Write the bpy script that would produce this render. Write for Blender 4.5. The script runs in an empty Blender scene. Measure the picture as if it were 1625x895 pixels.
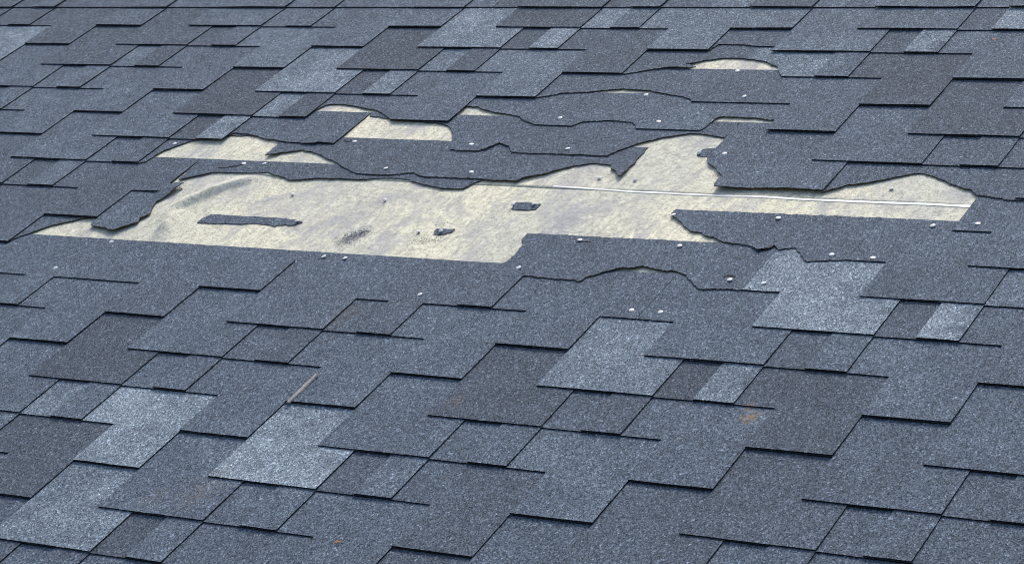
import bpy, math, random
from mathutils import Vector, Matrix, noise
from mathutils.geometry import delaunay_2d_cdt

# ------------------------------------------------------------------ camera, sky, sun, exposure
scene = bpy.context.scene
col = scene.collection
PITCH = math.radians(24.4)            # slope of the roof
EXPO = 0.13383                        # exposure of one course, metres (a shingle is 1 m long)
PLY = 0.0027                          # thickness of one shingle
EAVE_H = 5.2
ROOF_M = Matrix.Translation((0, 0, EAVE_H)) @ Matrix.Rotation(PITCH, 4, 'X')

cam_data = bpy.data.cameras.new("camera")
cam = bpy.data.objects.new("camera", cam_data)
col.objects.link(cam)
cam_data.sensor_width = 36.0
cam_data.lens = 89.34
cam_data.clip_start = 0.05
cam_data.clip_end = 5000
rx = Vector((0.85124552, 0.47799855, -0.21656049))
ry = Vector((0.05638279, -0.4935993, -0.86785984))
rz = Vector((-0.52172985, 0.72655152, -0.44712509))
CAM_L = Vector((3.29109545, -2.74909966, 2.32940721))
m = Matrix(((rx.x, -ry.x, -rz.x, CAM_L.x), (rx.y, -ry.y, -rz.y, CAM_L.y), (rx.z, -ry.z, -rz.z, CAM_L.z), (0, 0, 0, 1)))
cam.matrix_world = ROOF_M @ m
scene.camera = cam
scene.cycles.filter_width = 1.05
scene.cycles.max_bounces = 4
scene.cycles.diffuse_bounces = 3
scene.cycles.glossy_bounces = 1

SUN_EL, SUN_AZ = math.radians(52), math.radians(342)     # azimuth clockwise from +Y (up the slope); light from up the slope, a little left
world = bpy.data.worlds.new("World")
scene.world = world
world.use_nodes = True
wn, wl = world.node_tree.nodes, world.node_tree.links
sky = wn.new('ShaderNodeTexSky')
sky.sky_type = 'NISHITA'
sky.sun_disc = False
sky.sun_elevation = SUN_EL
sky.sun_rotation = SUN_AZ
sky.air_density = 1.0
sky.dust_density = 4.5
sky.ozone_density = 1.0
wl.new(sky.outputs['Color'], wn['Background'].inputs['Color'])
wn['Background'].inputs['Strength'].default_value = 0.13

sun_data = bpy.data.lights.new("sun", 'SUN')
sun_data.energy = 1.3
sun_data.angle = math.radians(14)
sun_data.color = (1.0, 0.965, 0.92)
sun = bpy.data.objects.new("sun", sun_data)
col.objects.link(sun)
sd = Vector((math.sin(SUN_AZ) * math.cos(SUN_EL), math.cos(SUN_AZ) * math.cos(SUN_EL), math.sin(SUN_EL)))
sun.rotation_euler = (-sd).to_track_quat('-Z', 'Y').to_euler()
sun.location = (0, 0, 20)

scene.view_settings.view_transform = 'Standard'
scene.view_settings.look = 'None'
scene.view_settings.gamma = 1.0
scene.view_settings.use_curve_mapping = False
scene.view_settings.exposure = 0.66

# ------------------------------------------------------------------ measurements of this roof: u in metres along a course, v in courses up the slope
ROW_DV = [0.021, 0.007, 0.0, 0.005, 0.005, -0.01, -0.018, -0.04, -0.036, -0.011, 0.019, 0.031, 0.017, 0.005, 0.011, 0.035, 0.019, -0.059]
SCRAPS = [[(-0.376, 9.0577), (-0.3763, 9.194), (-0.3658, 9.3724), (-0.2834, 9.3706), (-0.2106, 9.3632), (-0.1541, 9.3679), (-0.1073, 9.2993), (-0.0954, 9.2631), (-0.1053, 9.1786), (-0.1148, 9.1277), (-0.1325, 9.1485), (-0.1522, 9.1126), (-0.1527, 9.0789), (-0.1884, 9.1207), (-0.2258, 9.1393), (-0.2576, 9.0948), (-0.2939, 9.0966), (-0.327, 9.0623)], [(0.2671, 9.1603), (0.2614, 9.2928), (0.2739, 9.3209), (0.293, 9.296), (0.3084, 9.3176), (0.3071, 9.1891), (0.2806, 9.0851)], [(0.3949, 10.0645), (0.3855, 10.2761), (0.4147, 10.3165), (0.4545, 10.2766), (0.4545, 10.1034), (0.4387, 10.0585)], [(0.7175, 12.1289), (0.7131, 12.251), (0.7195, 12.3448), (0.7439, 12.4018), (0.746, 12.0981), (0.7318, 12.0798)]]
TORN = {
    (7, -2): [
        [(-0.9167, 7.964), (-0.8333, 7.964), (-0.8294, 8.112), (-0.8098, 8.285), (-0.8002, 8.421), (-0.7851, 8.54), (-0.7688, 8.682), (-0.7407, 8.81), (-0.7125, 8.939), (-0.6814, 9.039), (-0.6729, 9.195), (-0.65, 9.33), (-0.9167, 9.33)],
        [(-0.1667, 6.96), (0.0, 6.96), (0.0, 7.985), (-0.0333, 8.17), (-0.075, 8.1), (-0.125, 8.2), (-0.1667, 8.08)],
    ],
    (7, -1): [
        [(0.4935, 9.299), (0.4947, 9.201), (0.4954, 9.068), (0.505, 9.048), (0.5102, 8.924), (0.5126, 8.707), (0.5149, 8.463), (0.5107, 8.335), (0.5, 8.12), (0.5, 6.96), (0.5833, 6.96), (0.5833, 7.964), (0.7226, 7.916), (0.7264, 8.032), (0.7501, 8.182), (0.7635, 8.262), (0.7773, 8.336), (0.8048, 8.375), (0.8293, 8.459), (0.8626, 8.409), (0.8921, 8.356), (0.8934, 8.385), (0.9024, 8.404), (0.9183, 8.357), (0.9428, 8.254), (0.9611, 8.129), (0.9802, 7.988), (0.9956, 7.904), (1.0833, 7.964), (1.0833, 9.33)],
    ],
    (8, -2): [
        [(-0.75, 8.989), (-0.6667, 8.989), (-0.6594, 8.718), (-0.572, 8.561), (-0.536, 8.917), (-0.5455, 9.061), (-0.5373, 9.153), (-0.5331, 9.243), (-0.5447, 9.414), (-0.5589, 9.68), (-0.5499, 9.826), (-0.545, 10.002), (-0.5368, 10.193), (-0.5375, 10.33), (-0.75, 10.33)],
    ],
    (8, -1): [
        [(0.7866, 10.285), (0.784, 10.127), (0.7939, 10.038), (0.8189, 9.921), (0.8335, 9.798), (0.8616, 9.629), (0.89, 9.594), (0.9093, 9.496), (0.931, 9.438), (0.9595, 9.313), (0.986, 9.296), (1.0131, 9.27), (1.0277, 9.238), (1.0471, 9.126), (1.058, 9.153), (1.0729, 9.237), (1.0728, 9.32), (1.0818, 9.262), (1.0901, 9.178), (1.1028, 9.235), (1.1233, 9.266), (1.1345, 9.16), (1.1519, 9.031), (1.1678, 8.884), (1.25, 8.989), (1.25, 10.33)],
    ],
    (9, -2): [
        [(-0.5713, 10.501), (-0.5445, 10.63), (-0.5029, 10.834), (-0.467, 10.85), (-0.4269, 10.855), (-0.3875, 10.864), (-0.3432, 10.925), (-0.3177, 10.828), (-0.2819, 10.761), (-0.2568, 10.665), (-0.2112, 10.736), (-0.1907, 10.79), (-0.1278, 10.805), (-0.0698, 10.796), (-0.0313, 10.862), (0.0116, 10.909), (0.0535, 10.891), (0.0947, 10.765), (0.1304, 10.702), (0.1732, 10.623), (0.2035, 10.62), (0.2257, 10.642), (0.2365, 10.809), (0.2464, 10.92), (0.2554, 11.005), (0.2675, 11.08), (0.3667, 11.33), (-0.5833, 11.33)],
    ],
    (10, -3): [
        [(-1.4167, 11.031), (-1.3333, 11.031), (-1.3333, 10.019), (-1.0833, 10.019), (-1.0833, 11.031), (-1.0, 11.031), (-1.0, 10.019), (-0.9167, 10.019), (-0.9167, 11.031), (-0.75, 11.031), (-0.7306, 11.105), (-0.7294, 11.34), (-0.7226, 11.556), (-0.6954, 11.854), (-0.6662, 12.044), (-0.6467, 12.209), (-0.4333, 12.33), (-1.4167, 12.33)],
    ],
    (10, -2): [
        [(-0.4167, 12.33), (-0.4026, 11.486), (-0.3845, 11.564), (-0.3669, 11.665), (-0.3453, 11.722), (-0.3245, 11.788), (-0.2944, 11.748), (-0.2597, 11.65), (-0.2193, 11.49), (-0.1912, 11.392), (-0.1578, 11.232), (-0.1284, 11.116), (-0.0962, 11.002), (-0.0745, 10.971), (-0.0396, 10.969), (0.0033, 10.981), (0.0315, 11.053), (0.0565, 11.089), (0.078, 11.015), (0.0902, 10.979), (0.1085, 10.96), (0.2286, 10.975), (0.3422, 10.924), (0.3482, 10.961), (0.3506, 11.047), (0.3657, 11.118), (0.3878, 11.215), (0.417, 11.413), (0.448, 11.586), (0.4591, 11.602), (0.477, 11.675), (0.4978, 11.707), (0.5172, 11.676), (0.5393, 11.646), (0.5445, 11.51), (0.5643, 11.409), (0.578, 11.272), (0.584, 11.226), (0.5889, 11.258), (0.5833, 12.33)],
    ],
    (10, -1): [
        [(1.0833, 12.33), (1.0833, 11.4), (1.081, 10.973), (1.0939, 11.082), (1.1202, 11.267), (1.1708, 11.41), (1.2112, 11.603), (1.2547, 11.769), (1.2969, 11.681), (1.3307, 11.505), (1.3627, 11.359), (1.3937, 11.296), (1.4146, 11.119), (1.4455, 11.084), (1.4836, 11.002), (1.5833, 11.031), (1.5833, 12.33)],
    ],
    (11, -3): [
        [(-1.25, 12.017), (-1.1667, 12.017), (-1.1667, 11.031), (-0.9167, 11.031), (-0.9167, 12.017), (-0.8333, 12.017), (-0.8333, 11.031), (-0.75, 11.031), (-0.75, 12.017), (-0.6625, 12.017), (-0.6063, 12.106), (-0.5698, 12.348), (-0.5354, 12.316), (-0.5079, 12.28), (-0.4829, 12.197), (-0.4602, 12.137), (-0.4307, 12.113), (-0.403, 12.07), (-0.373, 12.037), (-0.3493, 12.035), (-0.3296, 12.002), (-0.2997, 12.003), (-0.2998, 12.049), (-0.254, 12.048), (-0.25, 12.037), (-0.25, 13.33), (-1.25, 13.33)],
    ],
    (11, -2): [
        [(-0.25, 13.33), (-0.2441, 13.199), (-0.2183, 13.162), (-0.1774, 13.107), (-0.1676, 13.049), (-0.0821, 13.018), (-0.0299, 12.97), (-0.0092, 12.95), (0.0092, 12.879), (0.0258, 12.771), (0.0421, 12.618), (0.0647, 12.311), (0.0864, 11.972), (0.087, 11.964), (0.1593, 11.947), (0.1737, 11.998), (0.1873, 12.138), (0.1966, 12.275), (0.2336, 12.169), (0.2439, 12.042), (0.2547, 11.951), (0.5019, 11.935), (0.5074, 11.948), (0.5141, 12.058), (0.5209, 12.168), (0.5373, 12.305), (0.5469, 12.417), (0.5676, 12.535), (0.5883, 12.653), (0.6123, 12.72), (0.6347, 12.813), (0.66, 12.859), (0.6825, 12.86), (0.72, 12.8), (0.7488, 12.74), (0.75, 13.33)],
    ],
    (11, -1): [
        [(0.75, 13.33), (0.75, 12.017), (0.756, 11.931), (0.765, 11.832), (0.7871, 11.7), (0.805, 11.546), (0.8253, 11.395), (0.8287, 11.256), (0.8306, 11.057), (0.8347, 10.972), (1.0833, 11.031), (1.0833, 12.017), (1.5, 12.017), (1.5, 11.031), (1.6667, 11.031), (1.6667, 12.017), (1.75, 12.017), (1.75, 13.33)],
    ],
    (12, -3): [
        [(-1.0833, 13.005), (-1.0, 13.005), (-1.0, 12.017), (-0.75, 12.017), (-0.75, 13.005), (-0.6667, 13.005), (-0.6667, 12.017), (-0.5833, 12.017), (-0.5833, 13.005), (-0.45, 13.005), (-0.4152, 13.382), (-0.405, 13.576), (-0.3743, 13.616), (-0.3339, 13.582), (-0.3016, 13.52), (-0.2642, 13.437), (-0.2272, 13.355), (-0.2046, 13.244), (-0.1646, 13.022), (-0.1417, 13.08), (-0.0833, 13.1), (-0.0833, 14.33), (-1.0833, 14.33)],
    ],
    (12, -2): [
        [(-0.0833, 14.33), (-0.0833, 13.4), (0.0019, 13.662), (0.0309, 13.639), (0.0614, 13.533), (0.1009, 13.431), (0.1365, 13.374), (0.1735, 13.296), (0.2002, 13.146), (0.235, 13.01), (0.258, 12.988), (0.3403, 12.977), (0.3443, 13.046), (0.3578, 13.151), (0.3714, 13.18), (0.4098, 13.227), (0.4484, 13.225), (0.4831, 13.19), (0.4988, 13.089), (0.5113, 12.949), (0.6715, 12.952), (0.6784, 13.064), (0.6828, 13.439), (0.6884, 13.485), (0.6971, 13.498), (0.7402, 13.484), (0.7829, 13.47), (0.8223, 13.416), (0.9167, 13.5), (0.9167, 14.33)],
    ],
    (13, -2): [
        [(0.0833, 14.011), (0.1667, 14.011), (0.1674, 14.031), (0.1919, 14.1), (0.2219, 14.243), (0.2568, 14.272), (0.2993, 14.323), (0.3283, 14.389), (0.33, 14.391), (0.3516, 14.431), (0.3793, 14.467), (0.4114, 14.439), (0.4491, 14.413), (0.485, 14.322), (0.5193, 14.25), (0.5482, 14.213), (0.5798, 14.086), (0.5833, 14.011), (0.8333, 14.011), (0.8333, 13.005), (1.0, 13.005), (1.0, 14.011), (1.0833, 14.011), (1.0833, 15.33), (0.0833, 15.33)],
    ],
    (14, -2): [
        [(0.25, 15.035), (0.3333, 15.035), (0.3428, 15.051), (0.3606, 15.104), (0.3825, 15.186), (0.4076, 15.264), (0.4316, 15.313), (0.4643, 15.32), (0.4951, 15.308), (0.5076, 15.368), (0.4949, 15.404), (0.4698, 15.466), (0.4851, 15.508), (0.507, 15.633), (0.532, 15.71), (0.5584, 15.764), (0.5842, 15.778), (0.6154, 15.75), (0.6487, 15.685), (0.6781, 15.633), (0.7003, 15.505), (0.7173, 15.424), (0.75, 15.035), (1.0, 15.035), (1.0, 14.011), (1.1667, 14.011), (1.1667, 15.035), (1.25, 15.035), (1.25, 16.33), (0.25, 16.33)],
    ],
    (15, -2): [
        [(0.4167, 16.019), (0.5, 16.019), (0.5086, 16.309), (0.5388, 16.313), (0.5834, 16.29), (0.6154, 16.238), (0.6585, 16.229), (0.7167, 16.2), (0.75, 16.019), (0.8333, 16.019), (0.8333, 15.035), (0.9167, 15.035), (0.9167, 16.019), (1.1667, 16.019), (1.1667, 15.035), (1.3333, 15.035), (1.3333, 16.019), (1.4167, 16.019), (1.4167, 17.33), (0.4167, 17.33)],
    ],
}
NAIL_SPOTS = [(-0.546, 8.222), (-0.607, 7.222), (0.061, 8.164), (0.118, 8.154), (0.39, 7.2), (0.556, 8.181), (0.891, 7.179), (0.955, 7.184), (0.634, 9.14), (0.87, 9.134), (0.794, 10.077), (1.033, 10.136), (1.371, 10.129), (1.46, 10.238), (1.211, 9.104), (1.3, 9.078), (1.118, 8.179), (1.043, 8.199), (-0.441, 11.197), (-0.382, 11.227), (-0.029, 11.198), (0.206, 11.185), (0.129, 12.179), (-0.201, 12.174), (0.39, 12.136), (0.289, 13.263), (0.551, 13.219), (0.449, 14.255), (0.705, 14.235), (0.624, 15.254), (0.785, 12.145), (0.721, 12.179), (0.227, 9.156), (0.283, 9.196), (0.055, 10.138), (0.536, 11.208), (0.627, 11.193), (0.393, 10.176), (0.442, 10.229), (-0.107, 9.237), (-0.537, 10.223), (1.224, 11.242), (-0.715, 11.84), (-0.206, 10.182)]
CRACKS = [(9, [(-0.4996, 10.9952), (-0.4818, 11.0051), (-0.4609, 11.0712), (-0.4469, 11.138), (-0.4389, 11.197)]), (11, [(-0.3517, 12.0613), (-0.3444, 12.1672), (-0.3183, 12.2492), (-0.2875, 12.2588)]), (10, [(-0.2361, 12.2251), (-0.2221, 12.1579), (-0.2078, 12.2015)]), (7, [(0.6314, 9.1176), (0.6489, 9.1202), (0.6634, 9.1096)]), (7, [(1.0245, 8.2719), (1.0285, 8.328), (1.0373, 8.3462), (1.0478, 8.3168)]), (8, [(1.0475, 9.1191), (1.058, 9.1527), (1.0729, 9.2369), (1.0724, 9.3273)])]
FOLD_A = [(-0.4875, 9.0865), (-0.4889, 9.3854), (-0.4681, 9.7484), (-0.4428, 10.0698), (-0.4152, 10.3707), (-0.3722, 10.61), (-0.3516, 10.789)]
FOLD_B = [(-0.4232, 8.4756), (-0.4437, 8.8888), (-0.4578, 9.2216), (-0.4636, 9.4717)]
TWIG = [(0.346, 4.7222), (0.3453, 4.3655), (0.3462, 3.9457)]
STAINS = [(1.2967, 4.7375), (1.2825, 4.9915), (0.3457, 1.5586), (0.2664, 1.3722), (0.3581, 1.9732), (0.6958, 4.4159), (0.2588, 6.4777), (1.6698, 4.7232), (-0.1464, 4.1684), (1.2946, 8.0922), (1.355, 6.8941)]
GRAINS = [(0.071, 8.9263), (0.061, 8.7469), (0.0845, 9.0656), (0.241, 8.9868), (0.2828, 8.9753), (0.2596, 9.4703), (0.2615, 8.8752), (0.3855, 9.9444)]
LEAVES = [(0.7269, 0.9233), (1.1952, 16.5105)]
# blend of granule colours over each shingle (0 charcoal, 0.5 slate blue, 1 pale grey):
# wide tab, narrow tab, strip right of the narrow tab, two-step tab
TONES = {
    (-1, 0): (.3, .4, .15, .4), (0, 0): (.78, .55, .45, .5), (0, 1): (.4, .4, .45, .4), (1, -1): (.4, .4, .4, .2), (1, 0): (.5, .5, .28, .3),
    (1, 1): (.34, .4, .34, .4), (2, -1): (.4, .5, .78, .95), (2, 0): (.9, .55, .5, .56), (2, 1): (.3, .3, .35, .4), (3, -1): (.5, .55, .45, .5),
    (3, 0): (.5, .5, .4, .5), (3, 1): (.4, .4, .4, .4), (4, -1): (.14, .5, .4, .5), (4, 0): (.2, .3, .12, .2), (4, 1): (.5, .4, .4, .4),
    (5, -2): (.4, .4, .4, .5), (5, -1): (.5, .3, .35, .5), (5, 0): (.8, .8, .3, .5), (6, -2): (.5, .5, .48, .45), (6, -1): (.48, .36, .42, .45),
    (6, 0): (.5, .5, .3, .45), (7, -3): (.4, .4, .4, .4), (7, -2): (.42, .42, .42, .45), (7, -1): (.42, .42, .42, .45), (7, 0): (.9, .9, .62, .5), (8, -3): (.4, .4, .4, .34),
    (8, -2): (.46, .5, .5, .45), (8, -1): (.4, .45, .45, .45), (8, 0): (.45, .4, .62, .4), (9, -3): (.4, .4, .34, .34), (9, -2): (.34, .34, .36, .36),
    (10, -3): (.35, .56, .44, .42), (10, -2): (.36, .36, .36, .34), (10, -1): (.4, .4, .4, .4), (11, -3): (.5, .36, .22, .42), (11, -2): (.44, .44, .4, .4),
    (11, -1): (.45, .42, .4, .42), (12, -4): (.5, .5, .5, .55), (12, -3): (.55, .85, .78, .4), (12, -2): (.46, .46, .46, .55), (12, -1): (.45, .38, .4, .4),
    (13, -4): (.5, .5, .5, .5), (13, -3): (.14, .18, .24, .46), (13, -2): (.42, .42, .42, .46), (13, -1): (.2, .2, .2, .2), (14, -4): (.5, .5, .55, .45),
    (14, -3): (.78, .82, .7, .66), (14, -2): (.3, .4, .75, .14), (15, -4): (.28, .2, .25, .66), (15, -3): (.14, .2, .2, .3), (15, -2): (.4, .5, .3, .5),
    (16, -5): (.4, .4, .3, .3), (16, -4): (.28, .5, .5, .5), (16, -3): (.78, .88, .75, .66), (16, -2): (.62, .8, .25, .4), (17, -5): (.3, .25, .3, .5),
    (17, -4): (.5, .5, .5, .5), (17, -3): (.14, .5, .4, .64), (17, -2): (.5, .82, .4, .4), (18, -5): (.3, .5, .4, .4), (18, -4): (.45, .3, .4, .5),
    (18, -3): (.3, .5, .4, .2),
}
HEADLAP = 2.33                        # shingle height in courses
DECK_Z = -2.6 * PLY
random.seed(11)

# ------------------------------------------------------------------ materials
def new_mat(name):
    mt = bpy.data.materials.new(name)
    mt.use_nodes = True
    nt = mt.node_tree
    b = nt.nodes['Principled BSDF']
    return mt, nt, b

def node(nt, kind, **kw):
    n = nt.nodes.new(kind)
    for k, v in kw.items():
        if k in n.inputs:
            n.inputs[k].default_value = v
        else:
            setattr(n, k, v)
    return n

def ramp(nt, src, stops, interp='LINEAR'):
    r = nt.nodes.new('ShaderNodeValToRGB')
    r.color_ramp.interpolation = interp
    el = r.color_ramp.elements
    while len(el) < len(stops):
        el.new(0.5)
    for e, (p, c) in zip(el, stops):
        e.position = p
        e.color = (c, c, c, 1) if isinstance(c, (int, float)) else (*c, 1)
    nt.links.new(src, r.inputs[0])
    return r.outputs[0]

def math_n(nt, op, a, b=None):
    n = nt.nodes.new('ShaderNodeMath')
    n.operation = op
    for i, v in enumerate((a, b)):
        if v is None:
            continue
        if isinstance(v, (int, float)):
            n.inputs[i].default_value = v
        else:
            nt.links.new(v, n.inputs[i])
    return n.outputs[0]

def mix(nt, kind, fac, a, b):
    n = nt.nodes.new('ShaderNodeMix')
    n.data_type = 'RGBA'
    n.blend_type = kind
    for s, v in ((n.inputs['Factor'], fac), (n.inputs['A'], a), (n.inputs['B'], b)):
        if isinstance(v, (int, float)):
            s.default_value = v
        elif isinstance(v, tuple):
            s.default_value = (*v, 1)
        else:
            nt.links.new(v, s)
    return n.outputs['Result']

def granule_material():
    mt, nt, b = new_mat("mineral_granules")
    L = nt.links
    tc = node(nt, 'ShaderNodeTexCoord')
    P = tc.outputs['Object']
    at = node(nt, 'ShaderNodeAttribute', attribute_name='tone')
    # tone with blotchy blending between the granule drops
    nz = node(nt, 'ShaderNodeTexNoise', Scale=17.0, Detail=4.0, Roughness=0.65, noise_dimensions='2D')
    L.new(P, nz.inputs['Vector'])
    nz2 = node(nt, 'ShaderNodeTexNoise', Scale=5.0, Detail=2.0, noise_dimensions='2D')
    L.new(P, nz2.inputs['Vector'])
    t = math_n(nt, 'ADD', math_n(nt, 'ADD', math_n(nt, 'MULTIPLY', at.outputs['Fac'], 0.88), 0.057), math_n(nt, 'MULTIPLY', math_n(nt, 'SUBTRACT', nz.outputs['Fac'], 0.5), 0.4))
    t = math_n(nt, 'ADD', t, math_n(nt, 'MULTIPLY', math_n(nt, 'SUBTRACT', nz2.outputs['Fac'], 0.5), 0.3))
    base = ramp(nt, t, [(0.0, (.073, .090, .112)), (0.25, (.087, .108, .137)), (0.5, (.107, .137, .174)), (0.72, (.156, .195, .234)), (1.0, (.284, .338, .382))])
    # single granules
    mp = node(nt, 'ShaderNodeMapping')
    mp.inputs['Scale'].default_value = (1.0, 0.72, 1.0)
    L.new(P, mp.inputs['Vector'])
    G = mp.outputs[0]
    v1 = node(nt, 'ShaderNodeTexVoronoi', Scale=560.0, voronoi_dimensions='2D')
    L.new(G, v1.inputs['Vector'])
    g1 = node(nt, 'ShaderNodeSeparateColor')
    L.new(v1.outputs['Color'], g1.inputs[0])
    f1 = ramp(nt, g1.outputs[0], [(0.0, .11), (0.22, .33), (0.6, .49), (0.84, .62), (0.94, .86), (1.0, 1.0)])
    v2 = node(nt, 'ShaderNodeTexVoronoi', Scale=300.0, voronoi_dimensions='2D')
    L.new(G, v2.inputs['Vector'])
    g2 = node(nt, 'ShaderNodeSeparateColor')
    L.new(v2.outputs['Color'], g2.inputs[0])
    f2 = ramp(nt, g2.outputs[1], [(0.0, .36), (0.5, .5), (0.9, .57), (0.97, .85), (1.0, 1.0)])
    f = math_n(nt, 'MULTIPLY', math_n(nt, 'MULTIPLY', f1, f2), 4.1)
    fc = node(nt, 'ShaderNodeCombineColor')
    for i in range(3):
        L.new(f, fc.inputs[i])
    colr = mix(nt, 'MULTIPLY', 1.0, base, fc.outputs[0])
    colr = mix(nt, 'MULTIPLY', 1.0, colr, ramp(nt, g1.outputs[0], [(0.0, (.78, .95, 1.14)), (0.45, (.97, 1.0, 1.02)), (1.0, (1.02, 1.0, .98))]))
    # a few warm grains
    warm = ramp(nt, g1.outputs[1], [(0.0, 0.0), (0.985, 0.0), (0.99, 0.25), (1.0, 0.25)])
    colr = mix(nt, 'MIX', warm, colr, (.2, .165, .13))
    # rust coloured lichen and dirt spots
    nzs = node(nt, 'ShaderNodeTexNoise', Scale=95.0, Detail=3.0, Roughness=0.7, noise_dimensions='2D')
    L.new(P, nzs.inputs['Vector'])
    grainy = ramp(nt, g1.outputs[2], [(0.15, 0.15), (0.6, 1.0)])
    for i, (su, sv) in enumerate(STAINS[:7]):
        r, amt = ((.019, .75), (.013, .55), (.045, .13), (.03, .12), (.04, .1), (.02, .2), (.045, .12), (.03, .1), (.03, .08), (.008, .5), (.008, .45))[i]
        vm = node(nt, 'ShaderNodeVectorMath', operation='SUBTRACT')
        L.new(P, vm.inputs[0])
        vm.inputs[1].default_value = (su, sv * EXPO, 0)
        vs = node(nt, 'ShaderNodeVectorMath', operation='MULTIPLY')
        L.new(vm.outputs[0], vs.inputs[0])
        vs.inputs[1].default_value = (1.0, 0.75, 0.0)
        ln = node(nt, 'ShaderNodeVectorMath', operation='LENGTH')
        L.new(vs.outputs[0], ln.inputs[0])
        d = math_n(nt, 'DIVIDE', ln.outputs['Value'], r)
        d = math_n(nt, 'ADD', d, math_n(nt, 'MULTIPLY', math_n(nt, 'SUBTRACT', nzs.outputs['Fac'], 0.5), 3.2))
        k = math_n(nt, 'MULTIPLY', ramp(nt, d, [(0.0, amt), (0.45, amt * .8), (1.0, 0.0)]), grainy)
        colr = mix(nt, 'MIX', k, colr, (.34, .22, .12))
    L.new(colr, b.inputs['Base Color'])
    b.inputs['Roughness'].default_value = 0.85
    b.inputs['Specular IOR Level'].default_value = 0.12
    bp = node(nt, 'ShaderNodeBump', Strength=0.5, Distance=0.0011)
    hh = math_n(nt, 'ADD', v1.outputs['Distance'], math_n(nt, 'MULTIPLY', g1.outputs[2], 0.7))
    L.new(hh, bp.inputs['Height'])
    L.new(bp.outputs[0], b.inputs['Normal'])
    return mt

def bitumen_material():
    mt, nt, b = new_mat("torn_bitumen_edge")
    L = nt.links
    tc = node(nt, 'ShaderNodeTexCoord')
    at = node(nt, 'ShaderNodeAttribute', attribute_name='torn')
    nz = node(nt, 'ShaderNodeTexNoise', Scale=240.0, Detail=3.0)
    L.new(tc.outputs['Object'], nz.inputs['Vector'])
    k = math_n(nt, 'MULTIPLY', at.outputs['Fac'], ramp(nt, nz.outputs['Fac'], [(0.42, 0.0), (0.62, 1.0)]))
    c = mix(nt, 'MIX', k, (.012, .012, .013), (.15, .11, .06))
    L.new(c, b.inputs['Base Color'])
    b.inputs['Roughness'].default_value = 0.75
    b.inputs['Specular IOR Level'].default_value = 0.2
    return mt

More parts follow.
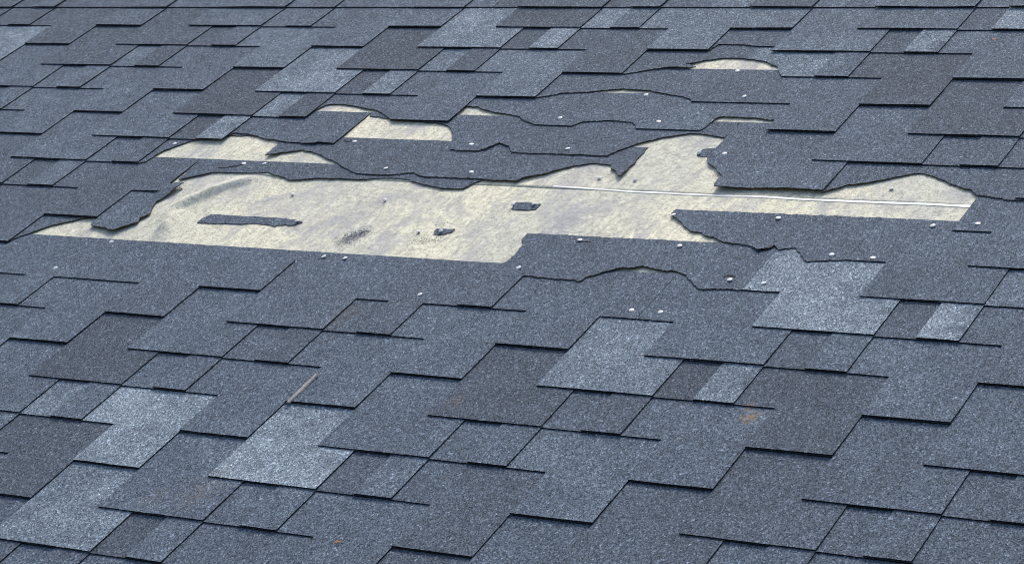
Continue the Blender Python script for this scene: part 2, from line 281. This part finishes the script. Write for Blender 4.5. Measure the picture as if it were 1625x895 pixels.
def underlayment_material():
    mt, nt, b = new_mat("cream_underlayment")
    L = nt.links
    tc = node(nt, 'ShaderNodeTexCoord')
    P = tc.outputs['Object']
    mp = node(nt, 'ShaderNodeMapping')
    mp.inputs['Rotation'].default_value = (0, 0, math.radians(8))
    mp.inputs['Scale'].default_value = (8.5, 5.0, 1.0)
    L.new(P, mp.inputs['Vector'])
    n1 = node(nt, 'ShaderNodeTexNoise', Scale=1.0, Detail=6.0, Roughness=0.66, Distortion=0.9)
    L.new(mp.outputs[0], n1.inputs['Vector'])
    n2 = node(nt, 'ShaderNodeTexNoise', Scale=60.0, Detail=4.0, Roughness=0.7)
    L.new(P, n2.inputs['Vector'])
    n3 = node(nt, 'ShaderNodeTexNoise', Scale=2.6, Detail=2.0)
    L.new(P, n3.inputs['Vector'])
    cream = ramp(nt, n2.outputs['Fac'], [(0.28, (.52, .50, .385)), (0.5, (.75, .72, .53)), (0.72, (.89, .86, .655))])
    dull = ramp(nt, n3.outputs['Fac'], [(0.4, 0.0), (0.58, 0.9)])
    c = mix(nt, 'MIX', dull, cream, mix(nt, 'MULTIPLY', 1.0, cream, (.77, .81, .89)))
    sm = ramp(nt, n1.outputs['Fac'], [(0.49, 0.0), (0.56, 0.42), (0.67, 0.95)])
    c = mix(nt, 'MIX', sm, c, (.385, .39, .395))
    # fine scuffs dragged down the slope
    mp2 = node(nt, 'ShaderNodeMapping')
    mp2.inputs['Rotation'].default_value = (0, 0, math.radians(-12))
    mp2.inputs['Scale'].default_value = (85.0, 17.0, 1.0)
    L.new(P, mp2.inputs['Vector'])
    n4 = node(nt, 'ShaderNodeTexNoise', Scale=1.0, Detail=4.0, Roughness=0.7)
    L.new(mp2.outputs[0], n4.inputs['Vector'])
    c = mix(nt, 'MIX', ramp(nt, n4.outputs['Fac'], [(0.5, 0.0), (0.64, 0.5)]), c, (.33, .315, .29))
    # grey smears where granules were dragged off
    for (su, sv, r, amt) in [(*GRAINS[0], .034, .75), (*GRAINS[2], .022, .6), (.15, 9.0, .03, .5), (.36, 9.3, .035, .45), (.56, 9.75, .05, .7), (.62, 10.2, .035, .55), (.70, 12.6, .045, .5), (.0, 9.7, .07, .35)]:
        vm = node(nt, 'ShaderNodeVectorMath', operation='SUBTRACT')
        L.new(P, vm.inputs[0])
        vm.inputs[1].default_value = (su, sv * EXPO, 0)
        vs = node(nt, 'ShaderNodeVectorMath', operation='MULTIPLY')
        L.new(vm.outputs[0], vs.inputs[0])
        vs.inputs[1].default_value = (1.0, 0.55, 0.0)
        ln = node(nt, 'ShaderNodeVectorMath', operation='LENGTH')
        L.new(vs.outputs[0], ln.inputs[0])
        d = math_n(nt, 'DIVIDE', ln.outputs['Value'], r)
        d = math_n(nt, 'ADD', d, math_n(nt, 'MULTIPLY', math_n(nt, 'SUBTRACT', n2.outputs['Fac'], 0.5), 1.9))
        c = mix(nt, 'MIX', ramp(nt, d, [(0.25, amt), (1.0, 0.0)]), c, (.30, .305, .33))
    # specks of grit
    v = node(nt, 'ShaderNodeTexVoronoi', Scale=190.0, voronoi_dimensions='2D')
    L.new(P, v.inputs['Vector'])
    sc_ = node(nt, 'ShaderNodeSeparateColor')
    L.new(v.outputs['Color'], sc_.inputs[0])
    near = ramp(nt, v.outputs['Distance'], [(0.25, 1.0), (0.45, 0.0)])
    pick = ramp(nt, sc_.outputs[0], [(0.6, 0.0), (0.66, 0.5), (1.0, 0.8)])
    k = math_n(nt, 'MULTIPLY', math_n(nt, 'MULTIPLY', near, pick), ramp(nt, n1.outputs['Fac'], [(0.3, 1.0), (0.65, 0.7)]))
    c = mix(nt, 'MIX', k, c, (.16, .155, .15))
    L.new(c, b.inputs['Base Color'])
    b.inputs['Roughness'].default_value = 0.8
    bp = node(nt, 'ShaderNodeBump', Strength=0.6, Distance=0.003)
    L.new(n2.outputs['Fac'], bp.inputs['Height'])
    L.new(bp.outputs[0], b.inputs['Normal'])
    return mt

def plain_material(name, c1, c2, scale, rough=0.6, metal=0.0):
    mt, nt, b = new_mat(name)
    tc = node(nt, 'ShaderNodeTexCoord')
    nz = node(nt, 'ShaderNodeTexNoise', Scale=scale, Detail=4.0)
    nt.links.new(tc.outputs['Object'], nz.inputs['Vector'])
    c = ramp(nt, nz.outputs['Fac'], [(0.35, c1), (0.65, c2)])
    nt.links.new(c, b.inputs['Base Color'])
    b.inputs['Roughness'].default_value = rough
    b.inputs['Metallic'].default_value = metal
    return mt

M_GRAN = granule_material()
M_EDGE = bitumen_material()
M_UNDER = underlayment_material()
M_NAIL = plain_material("galvanised_nail_head", (.56, .57, .57), (.76, .76, .76), 260, 0.45)
M_SHANK = plain_material("nail_shank", (.12, .11, .1), (.22, .2, .18), 200, 0.5, 0.6)
M_WHITE = plain_material("white_plastic_tape", (.66, .65, .61), (.86, .86, .84), 14, 0.5)
M_WOOD = plain_material("grey_weathered_wood", (.17, .165, .155), (.36, .35, .33), 220, 0.8)
M_LEAF = plain_material("orange_dry_leaf", (.42, .16, .06), (.6, .26, .09), 300, 0.7)
M_GRIT = plain_material("loose_dark_granules", (.08, .09, .1), (.2, .215, .24), 900, 0.9)
M_PLY = plain_material("plywood_deck", (.32, .24, .14), (.42, .32, .2), 12, 0.8)
M_WALL = plain_material("beige_render_wall", (.5, .46, .38), (.55, .51, .43), 30, 0.9)
M_GRASS = plain_material("lawn_ground", (.05, .08, .03), (.09, .12, .05), 3, 0.95)

# ------------------------------------------------------------------ helpers
def link(name, mesh, parent=None):
    o = bpy.data.objects.new(name, mesh)
    col.objects.link(o)
    if parent is not None:
        o.parent = parent
    return o

def tag(o, label=None, cat=None, group=None, kind=None):
    for k, v in (('label', label), ('category', cat), ('group', group), ('kind', kind)):
        if v:
            o[k] = v

def row_dv(v):
    if v <= 0:
        return ROW_DV[0]
    if v >= 17:
        return ROW_DV[17] - (0.06 if v >= 17.6 else 0.0)
    i = int(v)
    return ROW_DV[i] + (ROW_DV[i + 1] - ROW_DV[i]) * (v - i)

def u_start(N, mm):
    return mm + N / 6.0 if N < 18 else mm + (N - 1) / 6.0

def z_top(N, v):
    return PLY * (N + 0.8 - v)

def is_cut(a, b):
    return abs(a[0] - b[0]) < 1e-4 or abs(a[1] - b[1]) < 0.012

def densify(poly, ragged=True):
    """outline of a sheet as 2D points in metres, with ragged fibres along torn edges"""
    pts, torn = [], []
    n = len(poly)
    for i in range(n):
        a, b = poly[i], poly[(i + 1) % n]
        A, B = Vector((a[0], a[1] * EXPO)), Vector((b[0], b[1] * EXPO))
        cut = is_cut(a, b) or not ragged
        d = (B - A).length
        step = 0.0125 if cut else 0.0034
        k = max(1, int(round(d / step)))
        nrm = Vector((-(B - A).y, (B - A).x))
        if nrm.length > 0:
            nrm.normalize()
        if cut and (nrm.y < -1e-6 or (abs(nrm.y) <= 1e-6 and nrm.x < 0)):
            nrm = -nrm                # the same wobble on both sides of a shared edge
        for j in range(k):
            t = j / k
            p = A.lerp(B, t)
            if not cut:
                q = noise.noise((p.x * 190, p.y * 190, 3.1)) * 0.0024 + noise.noise((p.x * 420, p.y * 420, 9.1)) * 0.0016 + noise.noise((p.x * 55, p.y * 55, 7.7)) * 0.0030
                p = p + nrm * q * (1.0 if j else 0.3)
            elif j:
                p = p + nrm * (noise.noise((p.x * 90, p.y * 90, 1.3)) * 0.0006 + noise.noise((p.x * 14, p.y * 14, 5.3)) * 0.0009 * math.sin(math.pi * t))
            pts.append(p)
            torn.append(0.0 if cut else 1.0)
    return pts, torn

def inside(p, poly):
    c = False
    j = len(poly) - 1
    for i in range(len(poly)):
        if (poly[i][1] > p[1]) != (poly[j][1] > p[1]) and \
           p[0] < (poly[j][0] - poly[i][0]) * (p[1] - poly[i][1]) / (poly[j][1] - poly[i][1]) + poly[i][0]:
            c = not c
        j = i
    return c

def slab(name, poly, zfn, tonefn, thick=PLY * 0.93, grid=0.045, mats=None, ragged=True):
    """a thin sheet with the given outline: granule face up, black bitumen edge and underside"""
    pts, torn = densify(poly, ragged)
    nb = len(pts)
    P2 = [(p.x, p.y) for p in pts]
    xs = [p[0] for p in P2]
    ys = [p[1] for p in P2]
    allp = [Vector(p) for p in P2]
    gx = math.floor(min(xs) / grid) * grid
    while gx < max(xs):
        gy = math.floor(min(ys) / grid) * grid
        while gy < max(ys):
            q = (gx + 0.011, gy + 0.007)
            if inside(q, P2) and min((q[0] - p[0]) ** 2 + (q[1] - p[1]) ** 2 for p in P2) > (grid * 0.35) ** 2:
                allp.append(Vector(q))
            gy += grid
        gx += grid
    edges = [(i, (i + 1) % nb) for i in range(nb)]
    vco, _e, faces, orig, _oe, _of = delaunay_2d_cdt(allp, edges, [list(range(nb))], 1, 1e-7)
    nv = len(vco)
    back = {}
    for i, o in enumerate(orig):
        for k in o:
            back[k] = i
    verts, tone = [], []
    tv = [0.0] * nv
    for k in range(nb):
        if k in back:
            tv[back[k]] = torn[k]
    for c in vco:
        verts.append((c.x, c.y, zfn(c.x, c.y / EXPO)))
        tone.append(tonefn(c.x, c.y / EXPO))
    bot = [(x, y, z - thick) for x, y, z in verts]
    fs, mi = [], []
    ecount = {}
    for f in faces:
        f = list(f)
        ar = sum(vco[f[i]].x * vco[f[(i + 1) % len(f)]].y - vco[f[(i + 1) % len(f)]].x * vco[f[i]].y for i in range(len(f)))
        if ar < 0:
            f.reverse()
        fs.append(f)
        mi.append(0)
        for i in range(len(f)):
            ecount[(f[i], f[(i + 1) % len(f)])] = 1
    for f in list(fs):
        fs.append([i + nv for i in reversed(f)])
        mi.append(1)
    for (a, b) in list(ecount):
        if (b, a) not in ecount:
            fs.append([b, a, a + nv, b + nv])
            mi.append(1)
    me = bpy.data.meshes.new(name)
    me.from_pydata(verts + bot, [], fs)
    for mt in (mats or (M_GRAN, M_EDGE)):
        me.materials.append(mt)
    me.polygons.foreach_set('material_index', mi)
    at = me.attributes.new('tone', 'FLOAT', 'POINT')
    at.data.foreach_set('value', tone + tone)
    at2 = me.attributes.new('torn', 'FLOAT', 'POINT')
    at2.data.foreach_set('value', tv + tv)
    me.update()
    return me

# ------------------------------------------------------------------ ground and the house below the roof
bm_g = bpy.data.meshes.new("ground")
bm_g.from_pydata([(-2000, -2000, 0), (2000, -2000, 0), (2000, 2000, 0), (-2000, 2000, 0)], [], [(0, 1, 2, 3)])
bm_g.materials.append(M_GRASS)
ground = link("ground", bm_g)
tag(ground, kind='structure')

roof = bpy.data.objects.new("shingle_roof", None)
col.objects.link(roof)
roof.matrix_world = ROOF_M
tag(roof, "storm damaged sloping roof of blue grey asphalt shingles with a torn bare patch", "roof", kind='thing')

def box(name, x0, x1, y0, y1, z0, z1, mat, parent):
    v = [(x, y, z) for z in (z0, z1) for y in (y0, y1) for x in (x0, x1)]
    f = [(0, 2, 3, 1), (4, 5, 7, 6), (0, 1, 5, 4), (1, 3, 7, 5), (3, 2, 6, 7), (2, 0, 4, 6)]
    me = bpy.data.meshes.new(name)
    me.from_pydata(v, [], f)
    me.materials.append(mat)
    return link(name, me, parent)

V_LO, V_HI = -4, 24
def u_range(v):
    return -0.03 - 0.112 * v - 1.15, 2.02 - 0.046 * v + 1.15

deck = box("deck_board", -4.1, 3.5, (V_LO + .3) * EXPO, (V_HI + 2.2) * EXPO, DECK_Z - .026, DECK_Z - .008, M_PLY, roof)
# the wall that carries the deck, in world axes below it
wx0, wx1 = -3.9, 3.3
inv_r = ROOF_M.inverted()
wv = []
for (yy, zt) in ((0.1, None), (2.6, None)):
    top = EAVE_H + yy * math.tan(PITCH) - 0.045
    for xx in (wx0, wx1):
        wv.append(Vector((xx, yy, 0)))
        wv.append(Vector((xx, yy, top)))
wl_v = [inv_r @ p for p in wv]
me = bpy.data.meshes.new("wall")
me.from_pydata(wl_v, [], [(0, 2, 3, 1), (4, 5, 7, 6), (0, 1, 5, 4), (2, 6, 7, 3), (1, 3, 7, 5), (0, 4, 6, 2)])
me.materials.append(M_WALL)
link("wall", me, roof)

# ------------------------------------------------------------------ underlayment with its wrinkles, seam and tape
def seg_dist(p, pl):
    best, bt = 9.0, 0.0
    tot = len(pl) - 1
    for i in range(tot):
        a = Vector((pl[i][0], pl[i][1] * EXPO))
        b = Vector((pl[i + 1][0], pl[i + 1][1] * EXPO))
        d = b - a
        t = max(0.0, min(1.0, (p - a).dot(d) / d.length_squared))
        q = a + d * t
        ds = (p - q).length
        if ds < abs(best):
            s = 1.0 if (p - q).x * d.y - (p - q).y * d.x > 0 else -1.0
            best, bt = s * ds, (i + t) / tot
    return best, bt

def under_z(x, y):
    z = DECK_Z + noise.noise((x * 9, y * 5, 0.4)) * 0.0012 + noise.noise((x * 30, y * 16, 4.4)) * 0.0004
    p = Vector((x, y))
    for pl, h, w in ((FOLD_A, .0135, .014), (FOLD_B, .018, .013)):
        d, t = seg_dist(p, pl)
        if abs(d) < 0.09:
            env = math.sin(min(1.0, max(0.0, t * .92 + .06)) * math.pi) ** 0.8 * (1 + .35 * noise.noise((t * 5, 2, 7)))
            ww = w * (0.75 if d > 0 else 1.9)
            z += h * env * math.exp(-(d / ww) ** 2)
    return z

SEAM_V = 10.80
def under_sheet(name, u0, u1, v0, v1, step, lift):
    nx = int((u1 - u0) / step)
    ny = max(2, int((v1 - v0) * EXPO / step))
    V, F = [], []
    for j in range(ny + 1):
        for i in range(nx + 1):
            x = u0 + (u1 - u0) * i / nx
            y = (v0 + (v1 - v0) * j / ny) * EXPO
            V.append((x, y, under_z(x, y) + lift))
    for j in range(ny):
        for i in range(nx):
            a = j * (nx + 1) + i
            F.append((a, a + 1, a + nx + 2, a + nx + 1))
    nv = len(V)
    ring = [i for i in range(nx + 1)] + [j * (nx + 1) + nx for j in range(1, ny + 1)] + \
           [ny * (nx + 1) + i for i in range(nx - 1, -1, -1)] + [j * (nx + 1) for j in range(ny - 1, 0, -1)]
    for k in ring:
        V.append((V[k][0], V[k][1], V[k][2] - 0.0012))
    for k in range(len(ring)):
        k2 = (k + 1) % len(ring)
        F.append((ring[k2], ring[k], nv + k, nv + k2))
    me = bpy.data.meshes.new(name)
    me.from_pydata(V, [], F)
    me.materials.append(M_UNDER)
    me.polygons.foreach_set('use_smooth', [i < nx * ny for i in range(len(F))])
    me.update()
    return link(name, me, roof)

under_sheet("underlayment", -1.15, 1.75, 7.2, 11.6, .009, 0.0)
under_sheet("underlayment", -1.15, 1.75, SEAM_V + .03, 16.9, .012, 0.0007)

# tape along the lap of the two underlayment sheets
def tape(name, pts, w, z_add):
    V, F = [], []
    for i, (u, v) in enumerate(pts):
        y = v * EXPO
        z = under_z(u, y) + z_add
        ww = w * (0.62 + 0.38 * min(1, (u - .4) / .9)) * (1 + 0.3 * noise.noise((u * 21, 3, 1)))
        V += [(u, y - ww, z - .001), (u, y - ww, z + .0002), (u, y, z + .0004), (u, y + ww, z + .0003), (u, y + ww, z - .001)]
    for i in range(len(pts) - 1):
        a, b = i * 5, i * 5 + 5
        for k in range(4):
            F.append((a + k, b + k, b + k + 1, a + k + 1))
    n = len(V)
    F += [(0, 1, 2, 3, 4), (n - 1, n - 2, n - 3, n - 4, n - 5)]
    me = bpy.data.meshes.new(name)
    me.from_pydata(V, [], F)
    me.materials.append(M_WHITE)
    o = link(name, me, roof)
    return o

tp = []
for i in range(60):
    u = 0.44 + (1.56 - 0.44) * i / 59
    base = 10.90 - 0.075 * min(1, (u - .44) / .2) if u < .64 else 10.825
    tp.append((u, base + 0.012 * noise.noise((u * 6, 0, 2.2))))
o = tape("seam_tape", tp, 0.0042, 0.0009)
tag(o, "white tape strip along the bare underlayment")

# ------------------------------------------------------------------ shingles
def tone_fn(N, mm):
    tn = TONES.get((N, mm))
    if tn is None:
        rr = random.Random(N * 131 + mm * 17)
        tn = tuple(rr.choice((.15, .3, .45, .5, .5, .8)) for _ in range(4))
    u0 = u_start(N, mm)
    def fn(x, v):
        o = (x - u0) * 12
        if o < 3.5:
            return tn[0]
        if o < 5.001 and v < N + 1.02:
            return tn[1]
        if o < 6.5:
            return tn[2]
        return tn[3]
    return fn

CURLS = {   # (course, shingle): [(u, v, radius, lift)]
    (8, -2): [(-.545, 10.2, .05, .010), (-.58, 8.7, .05, .003)],
    (9, -3): [(-.60, 10.05, .03, .002)],
    (10, -2): [(-.40, 11.5, .05, .003), (.575, 11.3, .05, .004), (.35, 11.0, .08, .002)],
    (11, -3): [(-.30, 12.05, .06, .003)],
    (11, -2): [(.2, 12.1, .05, .002)],
    (11, -1): [(.84, 11.0, .06, .004), (1.0, 11.0, .09, .003)],
    (14, -2): [(.46, 15.3, .06, .003)],
    (7, -1): [(.8, 8.4, .08, .002)],
    (8, -1): [(1.05, 9.15, .03, .003), (.8, 10.0, .04, .003)],
}

def lift_fn(N, mm):
    rr = random.Random(N * 977 + mm * 37 + 5)
    u0 = u_start(N, mm)
    la = [rr.uniform(0.0, .0011) for _ in range(6)]
    curls = CURLS.get((N, mm), ())
    def fn(x, v):
        z = z_top(N, v)
        o = (x - u0) * 12
        k = 0 if o < 3.5 else (1 if o < 6.5 else 2)
        f = N + 1 - v
        if f > 0:
            s = 0.5 + 0.5 * math.sin(o * 1.3 + la[k + 3] * 5000)
            z += la[k] * f * f * (0.5 + s)
            if N == 18:
                z += f * f * (0.0010 + 0.0022 * noise.noise((x * 5.5, mm * 3.3, 8.8)))
        z += noise.noise((x * 6, v * .8, N * 1.7)) * 0.00025
        for (cu, cv, r, h) in curls:
            d2 = ((x - cu) ** 2 + ((v - cv) * EXPO) ** 2) / (r * r)
            z += h * math.exp(-d2 * 2)
        return z
    return fn

TABS = ((0, 3), (4, 5), (8, 10))
ALL_POLYS = []                        # (course, outline) kept to seat the nails
n_sheet = 0
for N in range(V_LO, V_HI + 1):
    lo, hi = u_range(N)
    for mm in range(-9, 8):
        u0 = u_start(N, mm)
        if u0 + 11 / 12 < lo or u0 - 1 / 12 > hi:
            continue
        if (N, mm) == (9, -1):
            continue                  # blown away, only scraps are left
        tf, lf = tone_fn(N, mm), lift_fn(N, mm)
        y0, y1 = N + row_dv(N), N + 1 + row_dv(N + 1)
        if N == 18:
            y0 -= 0.06
        if (N, mm) in TORN:
            for k, poly in enumerate(TORN[(N, mm)]):
                o = link("shingle", slab("shingle", poly, lf, tf), roof)
                ALL_POLYS.append((N, poly))
            continue
        X = lambda a: u0 + a / 12.0 + (0.0006 if a == -1 else (-0.0006 if a == 11 else 0))
        top = N + HEADLAP
        body = [(X(-1), y1)]
        for a, b in TABS:
            body += [(X(a), y1), (X(b), y1)]
        body += [(X(11), y1), (X(11), top), (X(-1), top)]
        sh = link("shingle", slab("shingle", body, lf, tf), roof)
        ALL_POLYS.append((N, body))
        n_sheet += 1
        for a, b in TABS:
            tab = [(X(a), y0), (X(b), y0), (X(b), y1), (X(a), y1)]
            link("tab", slab("tab", tab, lf, tf), sh)
            ALL_POLYS.append((N, tab))

for i, poly in enumerate(SCRAPS):
    zf = lambda x, v: under_z(x, v * EXPO) + .0020 + .0007 * noise.noise((x * 30, v * 4, 2))
    o = link("shingle_scrap", slab("shingle_scrap", poly, zf, lambda x, v: .5, thick=.0016), roof)

# ------------------------------------------------------------------ cracks in the torn sheets: lips of lifted bitumen
for N, pl in CRACKS:
    V, F = [], []
    n = len(pl)
    for i, (u, v) in enumerate(pl):
        w = 0.0014 * (0.35 + math.sin(math.pi * (i + .5) / n))
        y = v * EXPO
        z = z_top(N, v)
        V += [(u, y - w, z - .0006), (u, y - w, z + .0009), (u, y + w, z + .0012), (u, y + w, z - .0006)]
    for i in range(n - 1):
        a, b = i * 4, i * 4 + 4
        for k in range(3):
            F.append((a + k, b + k, b + k + 1, a + k + 1))
    F += [(0, 1, 2, 3), (4 * n - 1, 4 * n - 2, 4 * n - 3, 4 * n - 4)]
    me = bpy.data.meshes.new("crack")
    me.from_pydata(V, [], F)
    me.materials.append(M_EDGE)
    link("crack", me, roof)

# ------------------------------------------------------------------ nails
def nail_mesh(head_r, raise_):
    V, F, MI = [], [], []
    seg = 14
    prof = [(head_r * .55, .0022 + raise_), (head_r * .92, .0016 + raise_), (head_r, .0008 + raise_), (head_r * .95, .0002 + raise_), (.0017, .0001 + raise_), (.0017, -.01)]
    V.append((0, 0, .0024 + raise_))
    for r, z in prof:
        for k in range(seg):
            a = 2 * math.pi * k / seg
            V.append((r * math.cos(a), r * math.sin(a), z))
    for k in range(seg):
        F.append((0, 1 + k, 1 + (k + 1) % seg))
        MI.append(0)
    for j in range(len(prof) - 1):
        for k in range(seg):
            a, b = 1 + j * seg + k, 1 + j * seg + (k + 1) % seg
            F.append((a, a + seg, b + seg, b))
            MI.append(0 if j < 3 else 1)
    me = bpy.data.meshes.new("nail")
    me.from_pydata(V, [], F)
    me.materials.append(M_NAIL)
    me.materials.append(M_SHANK)
    me.polygons.foreach_set('material_index', MI)
    me.update()
    return me

NAIL_FLAT, NAIL_UP, NAIL_HIGH = nail_mesh(.0057, 0.0), nail_mesh(.0057, .0015), nail_mesh(.0052, .0026)
rn = random.Random(4)
for i, (u, v) in enumerate(NAIL_SPOTS):
    z = None
    for N, poly in ALL_POLYS:
        if inside((u, v), poly):
            zz = z_top(N, v)
            z = zz if z is None else max(z, zz)
    on_deck = z is None
    if on_deck:
        z = under_z(u, v * EXPO) + .0005
        for poly in SCRAPS:
            if inside((u, v), poly):
                z += .0022
    raised = i in (2, 3, 8, 9, 10, 11, 12, 17)
    me = NAIL_HIGH if on_deck else (NAIL_UP if raised else NAIL_FLAT)
    o = link("nail", me, roof)
    o.location = (u, v * EXPO, z)
    o.rotation_euler = (rn.uniform(-.16, .16) + (.25 if on_deck else 0), rn.uniform(-.16, .16), rn.uniform(0, 6))

# ------------------------------------------------------------------ loose things lying on the roof
def on_roof(o, u, v, z, rz=0.0):
    o.matrix_world = ROOF_M @ Matrix.Translation((u, v * EXPO, z)) @ Matrix.Rotation(rz, 4, 'Z')

tw_len = (TWIG[0][1] - TWIG[2][1]) * EXPO
V, F = [], []
K = 12
for i in range(K):
    t = i / (K - 1)
    y = -tw_len / 2 + tw_len * t
    w = 0.0047 * (0.75 + 0.4 * math.sin(t * 2.6 + .4)) + .0004 * noise.noise((t * 9, 0, 0))
    bx = 0.0012 * math.sin(t * 3.1) + .0005 * noise.noise((t * 7, 4, 0))
    h = .0045 * (.7 + .3 * math.sin(t * 3.0))
    V += [(bx - w, y, 0), (bx - w * .8, y, h * .8), (bx - w * .1, y, h), (bx + w * .7, y, h * .75), (bx + w, y, 0)]
for i in range(K - 1):
    a, b = i * 5, i * 5 + 5
    for k in range(5):
        k2 = (k + 1) % 5
        F.append((a + k, a + k2, b + k2, b + k))
F += [(0, 4, 3, 2, 1), tuple(range(5 * K - 5, 5 * K))]
me = bpy.data.meshes.new("wood_splinter")
me.from_pydata(V, [], F)
me.materials.append(M_WOOD)
tw = link("wood_splinter", me)
on_roof(tw, TWIG[1][0], (TWIG[0][1] + TWIG[2][1]) / 2, z_top(4, 4.35) + .0008, 0.0)
tag(tw, "slim weathered grey wood splinter lying along the edge of a shingle tab", "splinter")

for i, (u, v) in enumerate(LEAVES):
    V = [(-.008, 0, 0), (-.003, .0021, .0012), (.0035, .0018, .0015), (.008, 0, .0006), (.003, -.002, .0009), (-.0035, -.0018, .0004)]
    V = V + [(x, y, z + .0007) for x, y, z in V]
    F = [(5, 4, 3, 2, 1, 0), (6, 7, 8, 9, 10, 11)] + [(k, (k + 1) % 6, 6 + (k + 1) % 6, 6 + k) for k in range(6)]
    me = bpy.data.meshes.new("leaf_fragment")
    me.from_pydata(V, [], F)
    me.materials.append(M_LEAF)
    lf_ = link("leaf_fragment", me)
    on_roof(lf_, u, v, PLY * .9 + .0005, 0.6 - i * .9)
    tag(lf_, ("tiny orange dry leaf fragment on the shingles near the bottom edge",
              "tiny red orange leaf fragment on a shingle in the upper right corner")[i], "leaf")

# grit rubbed off the shingles, caught on the underlayment
V, F = [], []
rg = random.Random(9)
for ci, (u, v) in enumerate(GRAINS):
    cnt, su, sv = ((300, .021, .013), (150, .016, .010), (190, .015, .010), (60, .016, .016), (90, .02, .014), (50, .02, .008), (40, .02, .012), (30, .03, .02))[ci]
    for _ in range(cnt):
        a, b = rg.gauss(0, 1), rg.gauss(0, 1)
        x, y = u + a * su * .8 + b * .002, v * EXPO + b * sv
        z = under_z(x, y)
        s = rg.uniform(.0006, .0013)
        r = rg.uniform(0, 6.28)
        n0 = len(V)
        for k in range(3):
            V.append((x + s * math.cos(r + k * 2.1), y + s * math.sin(r + k * 2.1), z))
        V.append((x, y, z + s * 1.2))
        F += [(n0, n0 + 1, n0 + 3), (n0 + 1, n0 + 2, n0 + 3), (n0 + 2, n0, n0 + 3)]
me = bpy.data.meshes.new("loose_granules")
me.from_pydata(V, [], F)
me.materials.append(M_GRIT)
gr = link("loose_granules", me)
gr.matrix_world = ROOF_M
tag(gr, "loose dark granules scattered in patches on the bare cream underlayment", "granules", kind='stuff')
